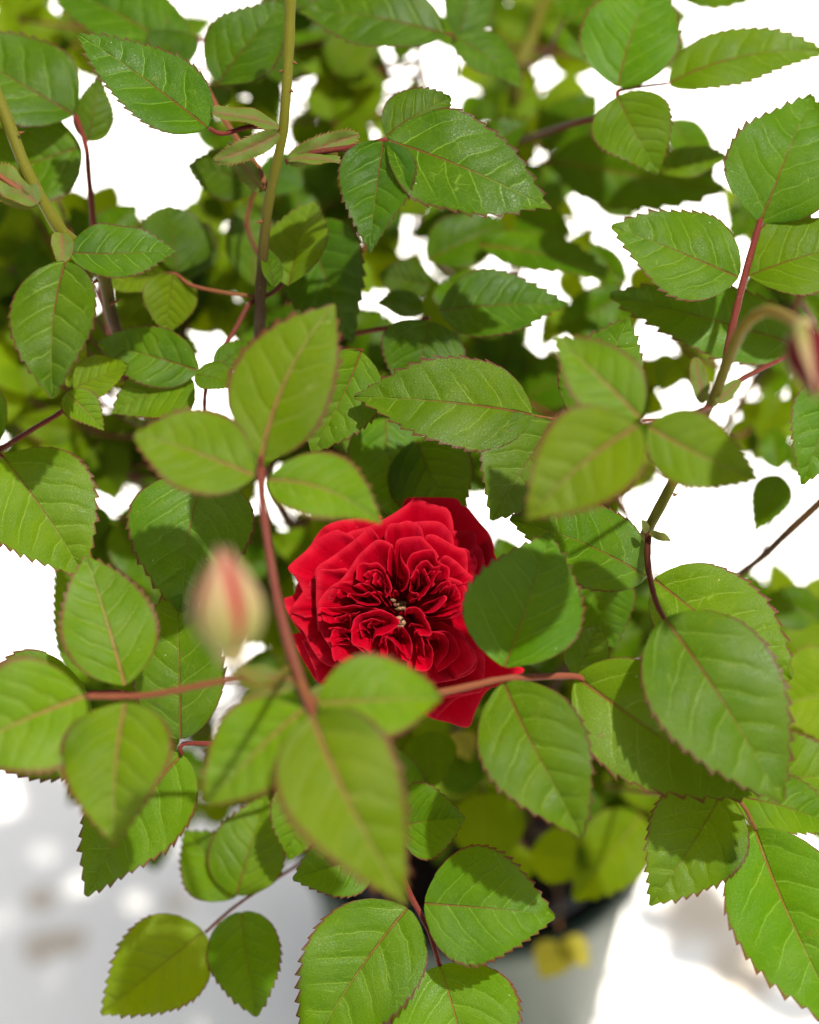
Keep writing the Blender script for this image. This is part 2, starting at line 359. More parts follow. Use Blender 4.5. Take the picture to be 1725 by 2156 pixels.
def compound(parent, rachis, wpx, leaves, mat='petiole_red', lm='m', hi=True, stip=None, taper=.75, **kw):
    """rachis: (x, y, d) polyline from the stem outwards; leaflets are its children"""
    pts = [P(*p) for p in rachis]; n = len(pts)
    rad = [max(.0003, .5*wpx*K*p[2]*.01)*(1-(1-taper)*i/(n-1)) for i, p in enumerate(rachis)]
    V, F, U = tube_data(pts, rad, 8)
    o = new_obj('compound_leaf', V, F, mat, parent, pts[0], U)
    for e in leaves:
        lf = leaflet(o, e, hi, mat0=lm, **kw)
        d = min(range(n), key=lambda i: (rachis[i][0]-e[0])**2+(rachis[i][1]-e[1])**2)
    for e in (stip or []):
        leaflet(o, e, True, 'stipule', 'stipule', a=.35, b=.55, tooth=1.6, nt=18, wave=.03, fold=.35)
    return o
def stem(parent, line, mat, name='stem', seg=12):
    pts = [P(x, y, d) for x, y, d, w_ in line]; rad = [.5*w_*K*d*.01 for x, y, d, w_ in line]
    V, F, U = tube_data(pts, rad, seg)
    return new_obj(name, V, F, mat, parent, pts[0], U)
def prickle(parent, x, y, d, dx, dy, wpx=9):
    a = P(x, y, d); m_ = P(x+dx*.6, y+dy*.6+1, d); b = P(x+dx, y+dy, d); r = .5*wpx*K*d*.01
    V, F, U = tube_data([a, m_, b], [r, r*.45, r*.05], 6, 6)
    return new_obj('prickle', V, F, 'petiole_pink', parent, a, U)

# ------------------------------------------------------------------ ground
def ground_material():
    N = NT('pale_plaster'); tc = N.n('ShaderNodeTexCoord').outputs['Object']
    n = N.noise(tc, 5, 6, .6); n2 = N.noise(tc, 140, 5, .7); n3 = N.noise(tc, 11, 4, .55)
    col = N.mix(N.smooth(n, .3, .7), C(.89, .865, .815), C(.93, .905, .855))
    col = N.mix(N.math('MULTIPLY', N.smooth(n3, .60, .72), .30), col, C(.62, .56, .48))
    for (sx, sy), r in BROWN_SPOTS:
        d = N.n('ShaderNodeVectorMath', operation='DISTANCE'); N.put(d.inputs[0], tc); d.inputs[1].default_value = (sx, sy, 0)
        dd = N.math('ADD', d.outputs['Value'], N.math('MULTIPLY_ADD', N.noise(tc, 60, 3), r*1.2, -r*.6))
        col = N.mix(N.smooth(dd, r*.4, r, .75, 0), col, C(.50, .40, .28))
    return N.finish(N.pbsdf(col, .75, .3, N.bump(n2, .25, .001)))
def on_ground(x, y):
    d = (P(x, y, 100)-CAM); p = CAM + d*(-CAM.z/d.z); return (p.x, p.y)
BROWN_SPOTS = [(on_ground(85, 1990), .011), (on_ground(150, 1985), .008), (on_ground(85, 1895), .008), (on_ground(1480, 1920), .02), (on_ground(1560, 2040), .02), (on_ground(370, 1900), .006)]  # ragged brown spots on the ground; those at the left are stains
def gridplane(name, s, mat):
    n = 41; g = np.linspace(-1, 1, n); g = np.sign(g)*np.abs(g)**2.2*s; X, Y = np.meshgrid(g, g)
    V = np.stack([X.ravel(), Y.ravel(), np.zeros(n*n)], -1); return new_obj(name, V, grid_faces(n, n), mat)
gnd = gridplane('ground', 6.0, ground_material()); gnd['kind'] = 'structure'

# ------------------------------------------------------------------ pots
def lathe(name, prof, mat, parent, seg=72, noise=0., cap=False):
    V, F, U = [], [], []
    for i, (r, z) in enumerate(prof):
        for j in range(seg):
            q = 2*math.pi*j/seg; V.append((r*math.cos(q), r*math.sin(q), z)); U.append((j/seg, i/(len(prof)-1)))
    F = grid_faces(len(prof), seg, True)
    if cap: F.append(tuple(range(seg))[::-1])
    return new_obj(name, V, F, mat, parent, Vector((0, 0, 0)), U)
PR = .0620
pot = empty('flower_pot', (0, 0, 0), 'grey green round plant pot standing on the pale ground under the rose', 'pot')
lathe('pot_body', [(.001, .004), (.044, .004), (.046, .0), (.0495, .0), (.051, .003), (.0535, .04), (.0565, .085), (.0588, .1030), (.0590, .1045)], 'pot', pot, cap=True)
lathe('pot_rim', [(.0585, .1035), (PR, .1045), (PR+.0008, .106), (PR+.0008, .1135), (PR, .115), (PR-.0035, .1152), (PR-.0045, .114), (PR-.0050, .108), (.0535, .07), (.048, .012), (.001, .010)], 'pot', pot)
nur = empty('nursery_pot', (0, 0, .012), 'thin black plastic nursery pot sitting inside the grey green pot', 'pot')
lathe('pot_wall', [(.001, .014), (.042, .014), (.046, .05), (.0505, .095), (.0525, .112), (.0525, .1175), (.0550, .1178), (.0552, .1195), (.0520, .1197), (.0510, .1185), (.0495, .095), (.045, .05), (.041, .020), (.001, .018)], 'black_plastic', nur)
def soil():
    n, V, F = 0, [], []
    rr = np.linspace(0, .0502, 26); seg = 84; r = np.random.default_rng(3)
    ph = r.uniform(0, 6.28, (30, 3)); fr = r.uniform(60, 700, (30, 2))
    for i, q in enumerate(rr):
        for j in range(seg):
            a = 2*math.pi*j/seg; x, y = q*math.cos(a), q*math.sin(a)
            z = .106 + sum(.012/(40+abs(f[0])+abs(f[1]))*3*math.sin(f[0]*x+p[0])*math.sin(f[1]*y+p[1]) for f, p in zip(fr, ph))*(1 if i < 25 else 0)
            V.append((x, y, z))
    o = new_obj('soil', V, grid_faces(len(rr), seg, True), 'soil', nur, Vector((0, 0, 0)))
    # crumbs: far too many to count, one piece
    V, F = [], []
    for k in range(900):
        q = .0495*math.sqrt(r.random()); a = r.uniform(0, 6.28); s = r.uniform(.0006, .0022); c = np.array([q*math.cos(a), q*math.sin(a), .1065+r.uniform(0, .0012)])
        b = len(V); d = r.normal(size=(6, 3))*.25 + np.array([[1, 0, 0], [-1, 0, 0], [0, 1, 0], [0, -1, 0], [0, 0, .8], [0, 0, -.8]])
        V += [tuple(c+s*e) for e in d]
        F += [(b+x, b+y, b+z) for x, y, z in ((0, 2, 4), (2, 1, 4), (1, 3, 4), (3, 0, 4), (2, 0, 5), (1, 2, 5), (3, 1, 5), (0, 3, 5))]
    c = new_obj('soil_crumbs', V, F, 'soil', nur, Vector((0, 0, 0)), smooth=False); c['kind'] = 'stuff'
soil()

# ------------------------------------------------------------------ the rose plant
plant = empty('rose_plant', (0, 0, .118), 'bushy miniature rose with one open red bloom growing in the grey green pot', 'plant')
def base(k):                                                      # where cane k leaves the soil
    a = k*1.9; return Vector((.018*math.cos(a), .018*math.sin(a), .116))
CANES = []
def unproject(p):
    v = p-CAM; d = v.dot(FW); return (862.5+v.dot(RT)/(K*d), 1078-v.dot(UP)/(K*d), d*100)
def cane(line, mat, k, r0=.0022):
    """a cane: soil -> pixel polyline (bottom to top)"""
    b = base(k); pts = [b, b+Vector((0, 0, .02))] + [P(x, y, d) for x, y, d, w_ in line]
    rad = [r0, r0] + [.5*w_*K*d*.01 for x, y, d, w_ in line]
    CANES.extend(Vector(q) for q in catmull(np.array([tuple(p) for p in pts]), 40)[6:])
    V, F, U = tube_data(pts, rad, 12, 10*len(pts)); return new_obj('stem', V, F, mat, plant, b, U)

s1 = cane([(640, 1150, 68, 24), (556, 800, 63, 24), (548, 660, 60.5, 24), (552, 560, 59.6, 23), (562, 450, 59, 22), (577, 370, 58.6, 22), (594, 290, 58.2, 21), (601, 220, 58, 21), (608, 110, 58, 23), (612, 0, 58, 24), (614, -70, 58, 24)], 'stem_green', 0)
s2 = cane([(560, 1300, 70, 24), (330, 880, 64, 25), (243, 690, 60.5, 26), (214, 571, 59, 26), (150, 505, 58, 28), (128, 485, 57.8, 28), (62, 372, 57.5, 27), (18, 260, 57.5, 27), (-30, 140, 57.5, 27)], 'stem_green', 1)
s3 = cane([(1090, 1540, 73, 24), (1240, 1330, 65, 24), (1330, 1180, 60, 23), (1367, 1110, 58, 23), (1395, 1058, 57.4, 23), (1432, 985, 57, 22), (1475, 890, 56.5, 21), (1500, 845, 56.3, 20)], 'stem_green', 2)
s4 = cane([(900, 1760, 66, 20), (800, 1690, 57, 22), (690, 1570, 53.2, 24), (650, 1480, 52.4, 26), (622, 1405, 52.4, 25), (598, 1320, 52.6, 22), (580, 1240, 53, 19), (565, 1150, 53.3, 17), (552, 1050, 53.6, 17), (549, 985, 53.7, 18)], 'shoot', 3, .0016)
s5 = cane([(900, 1560, 70, 22), (850, 1400, 62.5, 22), (838, 1310, 60.2, 22)], 'stem_green', 4)
s6 = cane([(1090, 900, 78, 20), (1090, 500, 74, 22), (1085, 190, 70, 24), (1120, 80, 70, 25), (1165, -60, 70, 26)], 'stem_green', 5)
s7 = cane([(900, 900, 80, 14), (880, 400, 74, 14), (884, 110, 69, 14), (890, -40, 69, 14)], 'stem_brown', 6, .0014)
s8 = cane([(1250, 1500, 76, 16), (1450, 1290, 68, 17), (1590, 1185, 64, 18), (1660, 1120, 63, 19), (1790, 1000, 62, 20)], 'stem_brown', 7, .0016)
s9 = cane([(1300, 1400, 76, 9), (1400, 1180, 68, 9), (1452, 1005, 67, 9), (1540, 880, 66, 12), (1610, 765, 66, 14), (1700, 600, 66, 14)], 'stem_brown', 8, .0012)
for a in ((617, 130, 58, 10, 3), (553, 465, 59, -16, 3), (612, 190, 57.9, 9, 4), (595, 150, 57.9, -8, -3)): prickle(s1, *a)
for a in ((232, 640, 59.5, 26, -12), (40, 280, 57.3, 12, -4), (205, 590, 59, -14, 8)): prickle(s2, *a)
for a in ((1418, 1042, 57.2, 12, -4), (1440, 960, 57, 12, -3)): prickle(s3, *a)

CL = lambda *a, **k: compound(plant, *a, **k)
# --- leaves on the tall left stem
CL([(590, 272, 58.1), (530, 266, 57.9), (470, 281, 57.7), (440, 270, 57.6)], 12, [(437, 267, 163, 73, 160, 57.5, dict(roll=8, arch=.03, fold=.12, tilt=.2))], 'petiole_red',
   stip=[(588, 268, 440, 236, 38, 57.8, dict(roll=30)), (588, 280, 450, 338, 42, 57.6, dict(roll=-30))])
CL([(602, 340, 58.0), (660, 322, 57.8), (725, 312, 57.7), (780, 302, 57.6), (816, 293, 57.6)], 14,
   [(818, 293, 1163, 441, 222, 57.5, dict(roll=-4, tilt=.25, fold=.12, arch=.04)), (808, 298, 779, 532, 160, 57.4, dict(roll=6, tilt=.25)), (812, 287, 950, 205, 120, 58.4, dict(roll=4))],
   'petiole_red', stip=[(606, 342, 758, 283, 44, 57.9, dict(roll=25)), (608, 338, 720, 345, 34, 57.7, dict(roll=-35))])
CL([(560, 398, 58.9), (548, 360, 59.3), (510, 308, 60.3), (462, 235, 61), (430, 176, 61.5), (395, 140, 62.5)], 14,
   [(458, 178, 603, 2, 165, 61.2, dict(tilt=.2, roll=-8)), (450, 182, 442, 245, 84, 62), (392, 140, 312, 66, 100, 63), (400, 128, 85, -35, 165, 63.5, dict(roll=12))], 'petiole_pink', hi=True,
   stip=[(556, 402, 480, 300, 40, 59.2)])
CL([(548, 630, 60.6), (525, 640, 60.4), (497, 690, 60.2), (468, 738, 60), (448, 782, 60), (432, 830, 60), (432, 900, 60.4)], 12,
   [(418, 781, 205, 722, 125, 59.8, dict(roll=-18, tilt=.1)), (405, 797, 232, 872, 150, 60, dict(roll=18)), (412, 788, 502, 812, 66, 59), (452, 780, 530, 722, 60, 59.8)])
CL([(546, 625, 60.6), (480, 617, 60.4), (404, 601, 60.6), (372, 578, 60.8), (345, 577, 61)], 9,
   [(364, 576, 350, 702, 112, 60.8, 'b'), (352, 577, 222, 606, 72, 61.5, 'b'), (372, 572, 352, 432, 150, 63, dict(roll=25)), (395, 590, 440, 470, 110, 64, 'm')], 'petiole_pink')
CL([(550, 628, 60.6), (582, 610, 60.4), (612, 575, 60.3), (640, 520, 60.8)], 11,
   [(606, 602, 664, 425, 135, 60, 'b', dict(roll=-25, fold=.3)), (576, 604, 553, 515, 42, 59.5, dict(roll=35)), (640, 470, 745, 722, 190, 62.2, dict(roll=20)), (532, 600, 515, 428, 115, 64)], 'petiole_red')
CL([(556, 560, 61), (520, 470, 63), (545, 380, 63)], 10, [(548, 384, 394, 348, 112, 63, dict(roll=-12)), (540, 360, 640, 400, 110, 65)], 'petiole_red')
# --- leaves on the far left stem
CL([(132, 492, 57.8), (138, 520, 57.5), (139, 545, 57.3)], 18, [(141, 530, 374, 529, 118, 57.4, dict(roll=-10, bend=.04)), (138, 550, 112, 840, 180, 57.1, dict(roll=6, tilt=.22))],
   'petiole_red', stip=[(128, 490, 128, 556, 42, 57.6)])
CL([(76, 425, 57.6), (30, 392, 57.4), (-40, 345, 57.5)], 14, [(-40, 345, -190, 250, 150, 57.5)], 'petiole_pink', stip=[(80, 428, -30, 350, 60, 57.3, dict(roll=10)), (78, 430, -10, 400, 40, 57.4, dict(roll=-20))])
CL([(236, 720, 61), (205, 560, 62), (196, 465, 61.5), (187, 370, 61.2), (181, 307, 61.2), (158, 242, 61.2)], 15,
   [(157, 240, -125, 85, 205, 61.2, dict(roll=4, tilt=.2, fold=.22)), (172, 309, -70, 398, 200, 61.6, dict(roll=-6, fold=.25)), (184, 298, 208, 158, 80, 61.5, dict(roll=30))])
CL([(-60, 985, 59.6), (0, 946, 59.6), (70, 903, 59.5), (135, 862, 59.4), (150, 825, 59.5)], 13,
   [(155, 819, 272, 768, 92, 59.4, 'b', dict(roll=-18)), (144, 815, 178, 712, 50, 60, 'b'), (139, 828, 219, 907, 72, 58.8, 'y')])
CL([(-60, 930, 59.8), (-20, 945, 59.6), (6, 962, 59.5)], 12, [(5, 962, 180, 1218, 235, 59.4, dict(roll=-5, tilt=.2, fold=.25)), (-8, 945, -180, 800, 180, 60)])
# --- in-focus leaves left of the bloom
CL([(560, 1000, 62), (500, 960, 59.5), (428, 990, 58)], 11, [(426, 1000, 385, 1292, 262, 57.6, dict(roll=4, tilt=.15, fold=.12)), (450, 985, 590, 960, 120, 59)], 'petiole_red')
CL([(640, 1600, 60), (540, 1568, 58.5), (455, 1566, 57.6), (384, 1567, 57.4), (383, 1590, 57.4)], 12,
   [(381, 1557, 368, 1228, 190, 57.2, dict(roll=-6, tilt=.1, fold=.1)), (384, 1588, 180, 1888, 215, 57.5, dict(roll=6, tilt=.1, fold=.1)), (376, 1568, 200, 1500, 170, 58.8)])
CL([(384, 1500, 61), (270, 1460, 59), (188, 1458, 57.4)], 11, [(186, 1460, -70, 1590, 280, 57.3, dict(roll=0, tilt=.1)), (190, 1440, 120, 1180, 100, 62)])
# --- near shoot: the spray that passes in front of the bloom
CL([(549, 985, 53.7), (549, 960, 53.6)], 17, [(551, 966, 706, 640, 222, 53.6, dict(roll=-4, tilt=.22, bend=-.06, arch=.04)), (536, 1002, 281, 914, 178, 53.2, dict(roll=10, tilt=.2)), (564, 1010, 804, 1102, 142, 53.6, dict(roll=-12, bend=-.06))], 'petiole_red', lm='y')
CL([(628, 1430, 52.4), (650, 1480, 51.8), (662, 1505, 51.4)], 20, [(668, 1480, 932, 1472, 172, 51.6, dict(roll=-14, fold=.22)), (656, 1503, 856, 1908, 254, 51.0, dict(roll=2, tilt=.3, fold=.18, arch=.05)), (640, 1492, 432, 1694, 190, 51.8, dict(roll=10))], 'petiole_pink', lm='y')
CL([(624, 1438, 52.4), (570, 1424, 52.5), (480, 1432, 53), (330, 1461, 53.6), (265, 1466, 53.8), (180, 1466, 53.8)], 16,
   [(263, 1443, 180, 1168, 200, 55, dict(roll=6)), (178, 1466, -100, 1600, 245, 53.6, dict(roll=-4)), (264, 1480, 244, 1785, 232, 53.6, dict(roll=8, fold=.2))], 'petiole_pink', lm='y',
   stip=[(622, 1440, 500, 1412, 30, 52.4), (622, 1442, 505, 1478, 26, 52.3)])
CL([(640, 1470, 52.6), (760, 1490, 53.6), (905, 1463, 54.6), (985, 1446, 55.2), (1060, 1430, 55.7), (1140, 1425, 56.2), (1210, 1424, 56.6), (1240, 1436, 56.8)], 18,
   [(1062, 1405, 1158, 1118, 250, 55.8, dict(roll=-6, tilt=.15)), (1061, 1436, 1226, 1764, 222, 55.8, dict(roll=6, tilt=.25)), (1212, 1424, 1602, 1680, 235, 56.8, dict(roll=14, tilt=.1, fold=.3))], 'petiole_pink',
   stip=[(650, 1465, 760, 1440, 26, 53)])
# --- right shoot with the nodding bud
CL([(1502, 848, 56.3), (1522, 790, 57), (1540, 700, 58), (1570, 575, 58.8), (1600, 470, 59.2), (1604, 455, 59.4)], 18,
   [(1601, 468, 1712, 200, 232, 59.2, dict(roll=-4, tilt=.3, arch=.10, fold=.18)), (1557, 583, 1287, 475, 195, 58.9, dict(roll=6, tilt=.2)), (1576, 582, 1812, 515, 180, 58.9, dict(roll=-8))], 'petiole_red')
CL([(1502, 850, 56.4), (1560, 800, 58.5), (1690, 735, 60.5)], 12, [(1690, 730, 1282, 620, 150, 60.4, dict(roll=-12, tilt=.1)), (1720, 745, 1900, 700, 140, 60)], 'petiole_red',
   stip=[(1482, 850, 1466, 752, 34, 55.6), (1510, 850, 1560, 800, 28, 55.8)])
CL([(1494, 858, 56), (1430, 878, 54.6), (1352, 888, 53.2)], 13, [(1349, 880, 1162, 704, 150, 53, dict(roll=-4, tilt=.2)), (1344, 896, 1106, 1096, 208, 52.2, dict(roll=0, tilt=.2)), (1366, 898, 1600, 1012, 160, 53, dict(roll=12, bend=.04))], 'petiole_red', lm='y')
CL([(1366, 1122, 57.8), (1364, 1170, 57.5), (1368, 1212, 57.3), (1382, 1268, 56.4), (1402, 1308, 55.6)], 15,
   [(1377, 1219, 1668, 1432, 218, 57.6, dict(roll=-6, fold=.26)), (1399, 1302, 1648, 1690, 276, 55.4, dict(roll=2, tilt=.22, fold=.14)), (1362, 1214, 1072, 1092, 172, 58, dict(roll=12, tilt=.1))], 'petiole_red',
   stip=[(1368, 1122, 1412, 1140, 18, 57.5), (1362, 1122, 1352, 1095, 16, 57.5)])
CL([(1240, 1260, 66), (1200, 900, 60), (1165, 884, 58.4), (1125, 875, 58)], 8, [(1122, 875, 744, 836, 193, 58, dict(roll=4, tilt=.1, fold=.10)), (1165, 888, 1034, 1096, 215, 58.2, dict(roll=-4))], 'petiole_green')
CL([(1350, 1150, 66), (1260, 960, 60), (1232, 892, 58.4)], 10, [(1230, 892, 1326, 668, 178, 58.2, dict(roll=14, tilt=.1))], 'petiole_red')
# --- centre, behind
CL([(640, 730, 64), (770, 698, 61.4), (860, 684, 61), (904, 668, 60.8)], 12, [(902, 676, 862, 852, 178, 60.6, dict(roll=-12)), (924, 655, 1197, 641, 145, 61, dict(roll=-6)), (890, 650, 790, 640, 60, 62), (905, 600, 798, 578, 90, 63)], 'petiole_red')
CL([(640, 720, 64), (730, 735, 60.5), (762, 738, 59.6)], 9, [(760, 740, 658, 955, 160, 59.2, dict(roll=-8))], 'petiole_red')
CL([(900, 1080, 68), (850, 900, 62), (820, 880, 61.4)], 9, [(812, 880, 826, 1092, 170, 61, dict(roll=-20)), (876, 925, 970, 1105, 185, 60.8, dict(roll=16)), (830, 870, 700, 940, 120, 62), (800, 900, 740, 1000, 110, 63, 'b')], 'petiole_red')
CL([(1000, 620, 70), (930, 560, 65), (900, 548, 64.5)], 9, [(900, 548, 1065, 468, 118, 64.5), (940, 590, 1000, 660, 110, 63.5), (1008, 515, 1314, 598, 84, 64), (1085, 458, 1205, 494, 95, 66)], 'petiole_green', hi=False)
CL([(940, 230, 69), (962, 150, 65), (955, 78, 62.5), (938, 70, 62.2)], 7, [(937, 68, 627, 24, 148, 62.2, dict(roll=8)), (956, 76, 1094, 184, 98, 63, dict(roll=-20)), (966, 78, 1000, -70, 110, 64, dict(roll=25))], 'petiole_red')
# --- upper right
CL([(1090, 300, 68), (1200, 262, 63.5), (1292, 236, 61.6), (1300, 190, 61.2)], 15, [(1302, 185, 1380, -35, 205, 61.2, dict(roll=-6, fold=.2)), (1301, 202, 1387, 368, 170, 60.8, dict(roll=8, fold=.22)), (1408, 176, 1745, 108, 128, 61.4, dict(roll=-8))], 'petiole_red')
CL([(1302, 190, 61.2), (1350, 182, 61.6), (1408, 175, 61.4)], 10, [(1410, 250, 1505, 380, 84, 66), (1392, 362, 1540, 328, 66, 63)], 'petiole_red')
CL([(1100, 420, 74), (1130, 350, 68), (1160, 340, 66.5)], 10, [(1160, 338, 1530, 402, 150, 66, dict(roll=20)), (1150, 320, 1260, 200, 110, 68), (1150, 350, 1090, 480, 110, 68)], 'petiole_red', hi=False)
CL([(1380, -120, 66), (1420, -70, 66)], 9, [(1400, -62, 1670, -40, 140, 66)], 'petiole_red', hi=False)
# --- bottom
CL([(960, 1720, 72), (840, 1770, 60.5), (852, 1858, 58.4), (875, 1905, 57.9), (905, 1962, 57.9), (926, 2034, 58)], 15,
   [(860, 1912, 640, 2238, 240, 58, dict(roll=2, tilt=.12, fold=.14)), (893, 1902, 1170, 1932, 232, 57.6, dict(roll=-4, fold=.2)), (926, 2032, 1012, 2335, 270, 58, dict(roll=4, tilt=.12, fold=.14))])
CL([(960, 1720, 72), (830, 1740, 60), (800, 1790, 59.4)], 9, [(790, 1796, 616, 1852, 140, 58.6, dict(roll=-8)), (836, 1742, 980, 1722, 160, 58.9, dict(roll=8)), (840, 1730, 820, 1560, 120, 61)])
CL([(940, 1700, 74), (780, 1740, 66), (700, 1780, 63), (620, 1826, 62), (500, 1905, 61.2), (432, 1964, 61)], 9,
   [(430, 1962, 212, 2136, 195, 61, 'b', dict(roll=-6)), (508, 1920, 541, 2142, 156, 61, 'm', dict(roll=10)), (492, 1893, 388, 1748, 150, 61.6, dict(roll=10)), (498, 1886, 560, 1672, 160, 61.2, dict(roll=-10)), (640, 1640, 608, 1812, 120, 60.6, 'm')], 'petiole_pink')
CL([(1200, 1640, 76), (1380, 1670, 63), (1524, 1664, 58), (1556, 1685, 57.9), (1582, 1722, 57.8), (1592, 1748, 57.7)], 11,
   [(1523, 1667, 1368, 1908, 212, 57.8, dict(roll=-4)), (1590, 1746, 1772, 2165, 245, 57.7, dict(roll=4, tilt=.15)), (1552, 1678, 1770, 1745, 118, 60, dict(roll=-14)), (1540, 1648, 1800, 1626, 200, 60.6, dict(roll=4))], 'petiole_green')
CL([(1300, 1500, 72), (1500, 1440, 66), (1720, 1400, 62.6), (1790, 1450, 62)], 10, [(1795, 1450, 1632, 1490, 200, 62, 'b'), (1718, 1300, 1604, 1262, 92, 64, 'm'), (1760, 1560, 1650, 1560, 120, 63.5, 'b')], 'petiole_red', hi=False)
CL([(1690, 640, 64), (1740, 720, 59.5), (1765, 785, 58.3)], 12, [(1762, 788, 1688, 1022, 145, 58, dict(roll=-8)), (1790, 800, 1950, 900, 150, 58)], 'petiole_red')
CL([(1600, 1180, 66), (1630, 1080, 65), (1645, 1000, 65)], 8, [(1645, 1000, 1588, 1122, 84, 65), (1660, 990, 1760, 930, 90, 66), (1640, 990, 1625, 900, 70, 66)], 'petiole_red', hi=False)
# --- low, pale leaves over the soil
CL([(1020, 1690, 79), (1010, 1640, 72), (1016, 1668, 67)], 9, [(1018, 1672, 1040, 1832, 158, 66.5, 'b'), (1000, 1660, 925, 1560, 110, 66, 'm'), (915, 1540, 905, 1670, 108, 62, 'm'), (1040, 1660, 1120, 1560, 120, 66.5, 'b')], 'petiole_red', hi=False)
CL([(1040, 1700, 79), (1080, 1760, 71), (1118, 1792, 67.5)], 9, [(1118, 1794, 1242, 1826, 110, 67, 'b'), (1102, 1780, 1060, 1880, 80, 69, 'b')], 'petiole_red', hi=False)
CL([(1100, 1680, 79), (1260, 1700, 71), (1352, 1716, 68)], 9, [(1350, 1718, 1206, 1896, 150, 67.5, 'b'), (1392, 1640, 1284, 1642, 118, 68, 'b'), (1360, 1700, 1440, 1640, 90, 68, 'b')], 'petiole_red', hi=False)
CL([(1100, 1720, 79), (1170, 1860, 75), (1178, 1960, 73)], 8, [(1180, 1985, 1140, 2062, 84, 72.5, 'g'), (1185, 1980, 1240, 2035, 60, 72.8, 'g')], 'petiole_green', hi=False)
CL([(960, 1690, 79), (950, 1600, 72), (955, 1540, 68)], 9, [(955, 1545, 990, 1604, 66, 66, 'g'), (945, 1540, 860, 1520, 90, 66, 'b')], 'petiole_pink', hi=False)
CL([(1150, 1400, 72), (1235, 1250, 63), (1240, 1232, 62)], 9, [(1245, 1230, 1296, 1366, 160, 61, 'm'), (1212, 1424, 1262, 1318, 100, 59.4, 'm'), (1240, 1230, 1180, 1120, 140, 62)], 'petiole_red')

# --- deep foliage behind: sprays of three leaflets
def spray(x, y, d, ang, ln, wd, mat='m', sx=None):
    """joint at x, y; ang = direction of the end leaflet in the picture plane, degrees, 0 = right, 90 = up"""
    r = random.Random(int(x*7+y)); L = []
    for da, f in ((0, 1.05), (62, .85), (-62, .85)):
        a = R_(ang+da+r.uniform(-14, 14)); l = ln*f*r.uniform(.88, 1.1)
        L.append((x+8*math.cos(a), y-8*math.sin(a), x+l*math.cos(a), y-l*math.sin(a), wd*f*r.uniform(.88, 1.12), d+r.uniform(-.8, .8), mat, dict(roll=r.uniform(-25, 25))))
    a = R_(ang+180+r.uniform(-30, 30)); bx, by = x+150*math.cos(a), y-150*math.sin(a)
    J = P(x, y, d); near = [q for q in CANES if q.z < J.z+.005] or CANES
    q = min(near, key=lambda c: (c-J).length)
    if (q-J).length < .13:
        m_ = (q+J)*.5 + Vector((0, 0, -.006)); line = [unproject(q), unproject(m_), (x, y, d)]
    else: line = [(bx, by, d+3), ((bx+x)/2+10, (by+y)/2+10, d+1), (x, y, d)]
    CL(line, 8, L, 'petiole_red', hi=False)
